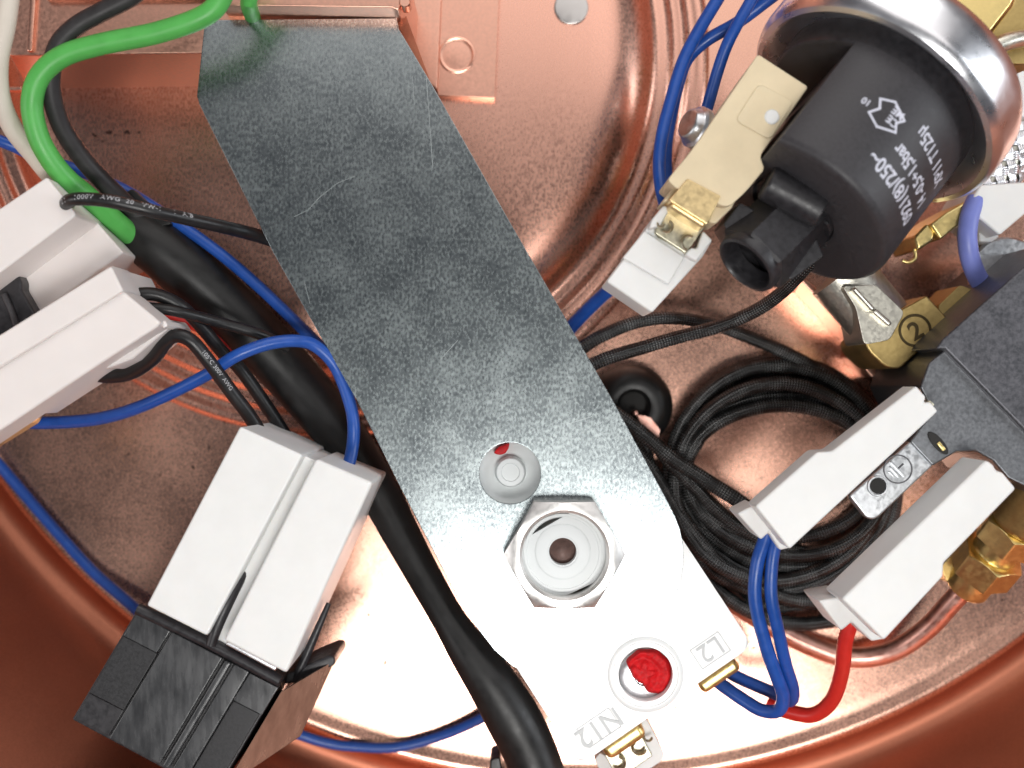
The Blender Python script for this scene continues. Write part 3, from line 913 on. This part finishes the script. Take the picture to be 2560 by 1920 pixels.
prism("back_body", rnd([(2352, 1418), (2440, 1318), (2500, 1345), (2440, 1440), (2372, 1462)], 10, 3), 200, 60, m_brass_dark, un, 8)  # darker brass tone paints the shadow on this side of the union

# ------------------------------------------------------------------ solenoid with steel yoke at right edge
so = thing("solenoid", "dark grey steel solenoid with a bent foot plate stamped with the earth symbol, right edge", "solenoid", (2450, 950, 100))
prism("coil_case", [(2640, 600), (2560, 668), (2357, 848), (2340, 872), (2362, 873), (2640, 1156)], 500, 60, m_darksteel, so, 6, 3)
prism("yoke_side", [(2362, 873), (2640, 1156), (2640, 1262), (2560, 1216), (2520, 1196), (2482, 1152), (2440, 1128), (2392, 1130), (2331, 1166), (2274, 1105), (2330, 1030), (2300, 968), (2322, 908)], 480, 120, m_yoke, so, 5, 3)
prism("foot_plate", rnd([(2276, 1103), (2333, 1164), (2190, 1300), (2166, 1296), (2122, 1240)], [0, 0, 22, 10, 8], 5), 483, 455, m_zinc, so, 5, 3)
lathe("foot_hole_shade", [(0, 1), (16, 1), (16, -4)], W(2194, 1215, 484), m_gap, so, n=28)  # black disc laid on the solid plate for the shade of a hole
lathe("foot_hole_lip", [(16, -2), (18, 2.5), (21, 2.5), (23, -2)], W(2194, 1215, 484), m_zinc, so, n=28)
# earth symbol: raised ring and bars
esx, esy = 2245, 1173
lathe("earth_symbol_ring", [(28, -1), (28.5, 1), (30.5, 1), (31, -1)], W(esx, esy, 484.5), m_groove, so, n=40)
dd = Vector((.73, -.68)); dp = Vector((.68, .73))


def ebar(nm, t, half, wd):
    c_ = Vector((esx, esy)) + dd * t
    bar(nm, tuple(c_ - dp * half), tuple(c_ + dp * half), wd, 487, 4, m_zinc, so, 1)


ebar("earth_symbol_bar", 0, 26, 6); ebar("earth_symbol_bar", -11, 18, 5); ebar("earth_symbol_bar", -20, 11, 4)
bar("earth_symbol_stem", (esx, esy), tuple(Vector((esx, esy)) + dd * 20), 3, 487, 4, m_groove, so, .6)
ov = [(2346 + 27 * math.cos(t) * .52 + 27 * math.sin(t) * .72 * .95, 1108 - 27 * math.cos(t) * .5 + 30 * math.sin(t)) for t in [2 * PI * i / 24 for i in range(24)]]
ov = []
for i in range(28):
    t = 2 * PI * i / 28
    p = Vector((2346, 1108)) + Vector((.66, .75)) * 36 * math.cos(t) + Vector((.75, -.66)) * 13 * math.sin(t)
    ov.append((p.x, p.y))
prism("oval_slot_shade", ov, 484, 470, m_gap, so, 1)  # black oval laid on the solid yoke for the shade in a slot
bar("slot_brass", (2346, 1106), (2362, 1126), 10, 487, 6, m_brass, so, 2)
prism("yoke_clip", [(2314, 1008), (2326, 1000), (2338, 1012), (2322, 1024)], 520, 470, m_tin, so, 3)

# ------------------------------------------------------------------ two white connectors on the right
r1 = thing("right_connector", "long white connector on the solenoid with two blue wires leaving its lower end", "connector", (2100, 1180, 380))
prism("shell", [(2291, 964), (2304, 980), (2316, 992), (2310, 1008), (2326, 1004), (2346, 1028), (1974, 1374), (1888, 1266), (2043, 1130), (2080, 1128)], 560, 478, m_white, r1, 6, 3)
prism("lower_step", [(1888, 1260), (1976, 1370), (1950, 1376), (1922, 1332), (1903, 1350), (1843, 1284)], 480, 370, m_white, r1, 5, 3)
r2 = thing("lower_right_connector", "long white connector with a red wire leaving its lower end, beside the brass union", "connector", (2300, 1380, 330))
prism("shell", [(2466, 1150), (2484, 1162), (2492, 1178), (2506, 1180), (2541, 1222), (2360, 1408), (2358, 1442), (2210, 1602), (2104, 1498)], 600, 470, m_white, r2, 6, 3)
prism("lower_step", [(2112, 1490), (2212, 1598), (2180, 1604), (2130, 1556), (2104, 1578), (2046, 1502)], 520, 380, m_white, r2, 5, 3)

# blue pair and red wire
tube("blue_wire", [(1920, 1310, 440), (1913, 1345, 440), (1893, 1410, 440), (1888, 1500, 430), (1913, 1608, 410), (1942, 1692, 390), (1958, 1740, 370), (1946, 1776, 350), (1905, 1776, 320), (1862, 1752, 290), (1810, 1716, 260), (1765, 1680, 230)], 17, m_blue, sides=24,
     label="left hand blue wire of the pair looping from the right connector to the switch housing", cat="wire")
tube("blue_wire", [(1948, 1320, 440), (1940, 1352, 445), (1930, 1410, 445), (1928, 1490, 440), (1946, 1580, 420), (1964, 1660, 390), (1982, 1722, 350), (1976, 1752, 310), (1940, 1735, 270), (1886, 1712, 240), (1838, 1690, 220), (1790, 1660, 200)], 16, m_blue, sides=24,
     label="right hand blue wire of the pair hanging from the right connector", cat="wire")
tube("red_wire", [(2150, 1510, 440), (2134, 1542, 440), (2114, 1600, 420), (2104, 1680, 380), (2080, 1750, 330), (2036, 1786, 290), (1984, 1782, 260), (1920, 1760, 230)], 19, m_red, sides=28,
     label="red wire hanging from the lower right connector and bending left to the blue pair", cat="wire")

# ------------------------------------------------------------------ pressure switch, top right
ps = thing("pressure_switch", "black round pressure switch with white printed figures and a wide shiny steel rim", "pressure switch", (2150, 450, 300))
F = W(1981, 528, 560)       # centre of the front face
B = W(2271, 144, 440)
A = (B - F).normalized()
U = (Vector((0, 0, 1)) - A * A.z).normalized()
V = A.cross(U)
body = [(0, 6), (90, 6), (95, 0), (194, 0), (204, 2), (210, 8), (212, 18), (214, 120), (216, 250), (217, 300), (0, 300)]
bm = lathe_bm(body, F, A, 128)
res = bmesh.ops.bisect_plane(bm, geom=bm.verts[:] + bm.edges[:] + bm.faces[:], plane_co=F - V * 119 * S, plane_no=V, clear_inner=True, dist=1e-7)
cut = [e for e in bm.edges if e.is_boundary]
bmesh.ops.holes_fill(bm, edges=cut, sides=0)
bmesh.ops.recalc_face_normals(bm, faces=bm.faces)
emit("body_cap", bm, m_blackm, ps, smooth='all')
ps_body = [o for o in bpy.data.objects if o.name == "body_cap"][0]
ps_body.data.set_sharp_from_angle(angle=R(34))
lathe("body_skirt", [(0, 262), (206, 262), (214, 266), (217, 274), (218, 336)], F, m_black, ps, axis=A, n=96)
can = [(212, 330), (222, 326), (236, 316), (248, 302), (260, 294), (272, 296), (280, 306), (284, 320), (284, 372), (282, 394), (275, 412), (258, 424), (228, 431), (0, 434)]
lathe("steel_rim", can, F, m_chrome, ps, axis=A, n=128)


def on_body(ang, al, rise=0.6):
    """point on the black body: ang degrees round it from the top, al units along from the front"""
    rr = 212 + (al - 18) * .0175 + rise
    a = R(ang)
    return F + A * al * S + (U * math.cos(a) + V * math.sin(a)) * rr * S


def body_text(body, size, ang, al, name="printed_figures", sx=1.0, bold=.6, ext=0):
    me = text_mesh(body, size, 0, bold)
    for v in me.vertices:
        x = v.co.x * sx; y = v.co.y
        v.co = on_body(ang - math.degrees(x / 213.0), al - y)
    return emit_me(name, me, m_ink, ps)


def body_line(pts, wd, ang, al, name="printed_emblem", closed=True):
    """printed outline on the body; pts (x, y) in text directions"""
    bm = bmesh.new()
    n = len(pts)
    for i in range(n if closed else n - 1):
        a = Vector(pts[i]); b = Vector(pts[(i + 1) % n])
        d = (b - a).normalized(); nn = Vector((-d.y, d.x)) * wd / 2; a = a - d * wd / 2; b = b + d * wd / 2
        m_ = max(1, int((b - a).length / 8))
        for j in range(m_):
            p = a.lerp(b, j / m_); q_ = a.lerp(b, (j + 1) / m_)
            bm.faces.new([bm.verts.new(on_body(ang - math.degrees(t.x / 213.0), al - t.y)) for t in (p - nn, q_ - nn, q_ + nn, p + nn)])
    bmesh.ops.remove_doubles(bm, verts=bm.verts, dist=2 * S)
    return emit(name, bm, m_ink, ps)


# dimples and port on the front face
emit("port_block", loft_bm([F + (-V * 18 - U * 30 + A * 20) * S + (U * 58 * math.cos(i * PI / 2 + PI / 4) + V * 64 * math.sin(i * PI / 2 + PI / 4)) * S for i in range(4)],
                           [F + (-V * 18 - U * 30 - A * 90) * S + (U * 58 * math.cos(i * PI / 2 + PI / 4) + V * 64 * math.sin(i * PI / 2 + PI / 4)) * S for i in range(4)], 3), m_black, ps, smooth=True)
lathe("face_scale", [(0, 8), (18, 8), (20, 4)], F + (V * 60 + U * 40) * S, m_black, ps, axis=-A, n=6, smooth=False)

for (a_v, b_u, ln) in ((46, -58, 26), (62, -66, 22), (74, -74, 22), (88, -60, 34), (34, -84, 18), (50, -96, 22), (66, -98, 18), (100, -30, 12)):
    c_ = F + (V * a_v + U * b_u - A * 1.0) * S
    tops = [c_ + (V * sx_ * 1.5 + U * sy_ * ln / 2) * S for sx_, sy_ in ((-1, -1), (1, -1), (1, 1), (-1, 1))]
    emit("face_mark", loft_bm(tops, [p + A * 5 * S for p in tops], 0), m_panel, ps)
# printed figures
body_text("0921(8)/250~", 45, 58, 90, sx=.74, bold=.9)
body_text("14 -0,5÷1,5bar", 41, 60, 140, sx=.66, bold=.9)
body_text("XP11 T125µ", 42, 61, 204, sx=.68, bold=.9)
body_line([(0, 0), (36, -16), (62, -2), (52, 16), (64, 36), (36, 50), (0, 32), (10, 16)], 4.5, 12, 178)
body_text("CE", 24, 10.5, 166, name="printed_emblem_letters", sx=.85)
body_text("ME", 24, 10.5, 188, name="printed_emblem_letters", sx=.85)
body_text("10", 20, -7, 164, name="printed_emblem_letters", sx=.9)

# beige connector body on the switch
bg_ = thing("beige_connector", "beige plastic terminal holder clamped beside the black pressure switch", "terminal holder", (1850, 320, 400))
prism("holder_shell", rnd([(1895, 135), (2021, 217), (1900, 390), (1912, 422), (1866, 478), (1820, 520), (1690, 470), (1668, 450), (1722, 385), (1755, 340)], [8, 8, 10, 10, 20, 20, 10, 10, 20, 10], 4), 640, 420, m_beige, bg_, 8, 4)
prism("holder_panel", rnd([(1898, 208), (1985, 254), (1925, 350), (1838, 300)], 16, 4), 643, 630, m_beige, bg_, 2)
lathe("pale_spot", [(0, 2), (13, 1.5), (15, -1)], W(1930, 292, 644), m_white, bg_, n=24)
lathe("clamp_screw", [(0, 30), (26, 30), (32, 26), (36, 14), (38, 12), (44, 8), (44, 0), (44, -6)], W(1745, 320, 520), m_zinc, bg_, axis=Vector((-.85, .25, .5)), n=36)
prism("brass_terminal", [(1720, 446), (1803, 490), (1768, 562), (1672, 500)], 646, 560, m_brass_tab, bg_, 3)
bar("terminal_fold", (1676, 508), (1764, 564), 18, 640, 70, m_brass_tab, bg_, 8, 4)
prism("clear_wing", [(1655, 505), (1700, 445), (1718, 452), (1672, 505)], 610, 500, m_beige, bg_, 5)
prism("clear_wing", [(1812, 462), (1850, 480), (1830, 520), (1790, 560), (1770, 556)], 610, 500, m_beige, bg_, 5)

wp = thing("white_plug", "small white plug with curled contacts on the beige terminal holder", "connector", (1650, 650, 400))
prism("plug_body", [(1664, 508), (1630, 548), (1614, 574), (1516, 704), (1630, 782), (1757, 642), (1782, 600), (1760, 578), (1728, 634), (1640, 590)], 560, 400, m_white, wp, 5, 3)
prism("plug_step", [(1612, 576), (1712, 642), (1672, 712), (1556, 645)], 566, 500, m_white, wp, 4, 3)
prism("contact_plate", [(1670, 505), (1764, 566), (1716, 634), (1636, 582)], 575, 520, m_tin, wp, 3)
curl("contact_curl", 1666, 566, 592, 15, 4, -60, 130, m_tin, wp)
curl("contact_curl", 1722, 608, 592, 18, 4, 110, 300, m_tin, wp)
curl("contact_curl", 1652, 560, 590, 8, 3, 0, 200, m_tin, wp)
prism("plug_ear", [(1660, 512), (1676, 520), (1650, 566), (1622, 572), (1630, 548)], 590, 500, m_white, wp, 5, 3)
prism("plug_ear", [(1758, 576), (1782, 600), (1742, 654), (1712, 636), (1728, 618), (1742, 622)], 590, 500, m_white, wp, 5, 3)

# port tube and boss in front of the switch
pf = W(1866, 662, 610)
pb_ = W(1985, 545, 560)
ax2 = (pb_ - pf).normalized()
lathe("port_tube", [(52, 40), (54, 4), (60, -4), (66, -2), (69, 6), (69, 40)], pf, m_black, ps, axis=ax2, n=48)
lathe("port_hexagon", [(60, 14), (74, 14), (80, 20), (80, 190)], pf, m_black, ps, axis=ax2, n=6, smooth=False, a0=.3)
lathe("port_floor", [(0, 60), (53, 60)], pf, m_gap, ps, axis=ax2, n=32)
bc = W(1915, 455, 640); bd = W(2020, 512, 640)
lathe("boss", [(0, 0), (30, 0), (34, 3), (36, 8), (36, 118), (33, 122), (0, 122)], bc, m_black, ps, axis=(bd - bc).normalized(), n=40)
prism("port_bracket", [(1808, 560), (1850, 505), (1960, 560), (2030, 560), (2060, 640), (1980, 700), (1940, 690), (1900, 625), (1830, 596)], 600, 480, m_black, ps, 5)

# wires at the top
tube("blue_wire", [(1830, -60, 420), (1793, 0, 420), (1745, 80, 420), (1706, 158, 420), (1677, 253, 430), (1657, 330, 440), (1648, 400, 450), (1651, 460, 470), (1664, 520, 480)], 16, m_blue, sides=22,
     label="foremost blue wire curving down from the top edge into the small white plug", cat="wire")
tube("blue_wire", [(2000, -60, 440), (1925, -4, 430), (1844, 56, 410), (1768, 100, 390), (1718, 148, 380), (1695, 210, 380), (1680, 275, 390), (1668, 340, 400), (1664, 400, 400), (1668, 470, 400)], 16, m_blue, sides=22,
     label="blue wire coming from the steel rim and joining the foremost blue wire", cat="wire")
tube("blue_wire", [(1905, -60, 470), (1878, 0, 470), (1845, 58, 470), (1816, 116, 460), (1793, 182, 440), (1772, 256, 420), (1750, 330, 400)], 15, m_blue, sides=22,
     label="blue wire nearest the steel rim, passing behind the clamp screw", cat="wire")
tube("blue_wire", [(1580, 690, 330), (1527, 722, 260), (1472, 772, 200), (1425, 822, 160), (1380, 880, 120)], 17, m_blue, sides=22,
     label="short blue wire from under the small white plug to the edge of the bracket", cat="wire")

# ------------------------------------------------------------------ fittings behind the pressure switch
cf = thing("nickel_valve", "silver nickel cast fitting between the pressure switch and the brass stamped nut", "valve", (2120, 770, 150))
ca = W(2050, 660, 330); cbx = W(2215, 850, 330)
lathe("valve_barrel", [(0, -20), (74, -20), (74, 20), (72, 110), (70, 140), (64, 150), (64, 180)], W(2110, 700, 260), m_cast, cf, axis=(cbx - ca).normalized(), n=48)
bar("cast_rib", (2135, 720), (2185, 775), 12, 375, 60, m_cast, cf, 5, 3)
bar("cast_rib", (2185, 775), (2228, 812), 14, 370, 60, m_cast, cf, 5, 3)
prism("cast_ledge", rnd([(2105, 715), (2190, 712), (2262, 780), (2225, 850), (2160, 862), (2140, 770)], 12, 3), 350, 200, m_cast, cf, 8, 3)
lathe("seal_ring", [(50, 0), (74, 2), (78, 8), (74, 14), (50, 16)], W(2222, 832, 260), m_rubber, cf, axis=(cbx - ca).normalized(), n=48)
bn = thing("stamped_nut", "tarnished brass nut stamped with a circled figure beside the solenoid", "nut", (2250, 830, 150))
prism("nut_body", rnd([(2172, 880), (2160, 852), (2240, 780), (2318, 738), (2365, 790), (2374, 812), (2250, 922), (2215, 920)], [14, 14, 6, 6, 6, 6, 10, 16], 4), 340, 130, m_brass_dark, bn, 8, 3)
prism("valve_arm", rnd([(2345, 765), (2400, 712), (2430, 722), (2452, 736), (2380, 822), (2352, 800)], 8, 3), 300, 160, m_brass_dark, bn, 8, 3)
lathe("stamp_ring", [(31, 0), (32, 1.5), (36, 1.5), (37, 0)], W(2288, 826, 341), m_groove_b, bn, n=36)
flat_text("2", 2288, 826, 341, 56, 30, m_groove_b, bn, name="stamp_figure", bold=1.0)
cs = thing("copper_flange", "upright copper flange with a bright edge below the pressure switch", "flange", (2080, 800, 0))
emit("flange_wall", loft_bm([W(2000, 700, 170), W(2160, 864, 170), W(2176, 860, 170), W(2020, 700, 170)], [W(1985, 730, 0), W(2145, 905, 0), W(2180, 900, 0), W(2030, 720, 0)], 3), m_copper_box, cs, smooth=True)
prism("flange_tab", [(2136, 892), (2160, 880), (2200, 936), (2182, 944)], 120, 0, m_copper_box, cs, 3)
bt = thing("brass_tee", "brass elbow between the steel rim and the periwinkle wire", "pipe fitting", (2340, 560, 200))
prism("elbow_body", [(2325, 560), (2365, 530), (2420, 500), (2432, 520), (2400, 560), (2352, 600)], 330, 150, m_brass, bt, 6, 3)
prism("elbow_nut", [(2284, 592), (2318, 556), (2340, 575), (2336, 600), (2295, 628)], 320, 150, m_brass, bt, 8, 3)
tube("hoop", [(2286, 622, 300), (2288, 645, 300), (2272, 656, 300), (2256, 652, 300)], 5, m_brass, bt, step=4, sides=12)
bb = thing("brass_block", "large brass hexagon fitting behind the steel rim at the top edge", "pipe fitting", (2430, 30, 200))
prism("hex_block", [(2352, 20), (2385, -60), (2560, -60), (2528, 10), (2440, 124), (2400, 100)], 330, 80, m_brass, bb, 6)
prism("neck_face", [(2250, -60), (2345, -60), (2352, 10), (2400, 104), (2330, 70), (2260, 0)], 310, 80, m_brass_dark, bb, 6)
gp = thing("grey_pipe", "dull brown grey fitting in the top right corner beyond the brass block", "pipe fitting", (2540, 60, 100))
prism("pipe_wall", [(2560, -80), (2660, -80), (2660, 160), (2530, 160), (2440, 130), (2530, 14)], 240, 60, m_brass_dark, gp, 6)
tube("fitting_arc", [(2400, 210, 260), (2450, 140, 280), (2520, 104, 280), (2600, 90, 260)], 22, m_cast, gp, sides=20)
wt = thing("white_plug", "small white plastic piece at the right edge above the braided hose", "cap", (2540, 240, 200))
prism("cap_body", rnd([(2508, 200), (2560, 176), (2640, 200), (2640, 290), (2540, 292)], 6, 3), 340, 200, m_white, wt, 6, 3)
wu = thing("white_tap_housing", "white plastic housing at the right edge above the periwinkle wire", "housing", (2520, 520, 200))
prism("housing_top", [(2432, 492), (2452, 462), (2640, 450), (2640, 470), (2500, 588), (2428, 528)], 350, 150, m_white, wu, 6, 3)
prism("housing_foot", [(2448, 560), (2502, 590), (2480, 606), (2448, 604)], 280, 150, m_white, wu, 6, 3)
tube("periwinkle_wire", [(2440, 500, 330), (2424, 540, 340), (2418, 590, 340), (2424, 640, 330), (2442, 690, 310), (2470, 730, 290), (2500, 770, 280)], 24, m_peri, sides=28, label="pale periwinkle blue tube curving beside the solenoid at the right", cat="tube")
rg = thing("steel_washer", "pale grey steel washer partly hidden by the solenoid at the right edge", "washer", (2520, 680, 100))
lathe("washer_disc", [(26, 0), (30, 8), (62, 12), (84, 12), (88, 8), (90, 0)], W(2515, 690, 240), m_zinc, rg, n=48)
lathe("washer_plate", [(0, 0), (60, 0), (70, -6)], W(2515, 690, 236), m_cast, rg, n=48)
prism("beam", [(2450, 610), (2640, 590), (2640, 616), (2452, 632)], 200, 120, m_cast, rg, 6)
ph = thing("braided_hose", "woven steel braided hose at the right edge beside the steel rim", "hose", (2520, 360, 200))
hc0 = W(2440, 480, 250); hc1 = W(2620, 230, 250)
hax = (hc1 - hc0).normalized(); hu = (Vector((0, 0, 1)) - hax * hax.z).normalized(); hv = hax.cross(hu)
hl = (hc1 - hc0).length / S
lathe("hose_core", [(64, 0), (64, hl)], hc0, m_cast, ph, axis=hax, n=32, cap0=True, cap1=True)
bm = bmesh.new()
for sgn in (1, -1):
    for i in range(9):
        for wv in range(4):
            prev = None
            for j in range(60):
                s = j / 59 * hl
                a = sgn * s / 62.0 + i * 2 * PI / 9 + (wv - 1.5) * .105
                rr = 68 + 2.6 * math.sin(9 * (a) + sgn * s * .145 + (0 if sgn > 0 else PI))
                p = hc0 + hax * s * S + (hu * math.cos(a) + hv * math.sin(a)) * rr * S
                nn = (hu * math.cos(a) + hv * math.sin(a))
                tt = (hax + (-hu * math.sin(a) + hv * math.cos(a)) * sgn * 1.09).normalized()
                side = nn.cross(tt) * 2.9 * S
                vs = [bm.verts.new(p + side), bm.verts.new(p + nn * 2.4 * S), bm.verts.new(p - side)]
                if prev:
                    bm.faces.new((prev[0], prev[1], vs[1], vs[0])); bm.faces.new((prev[1], prev[2], vs[2], vs[1]))
                prev = vs
emit("steel_braid", bm, m_chrome, ph, smooth='all', kind="stuff")
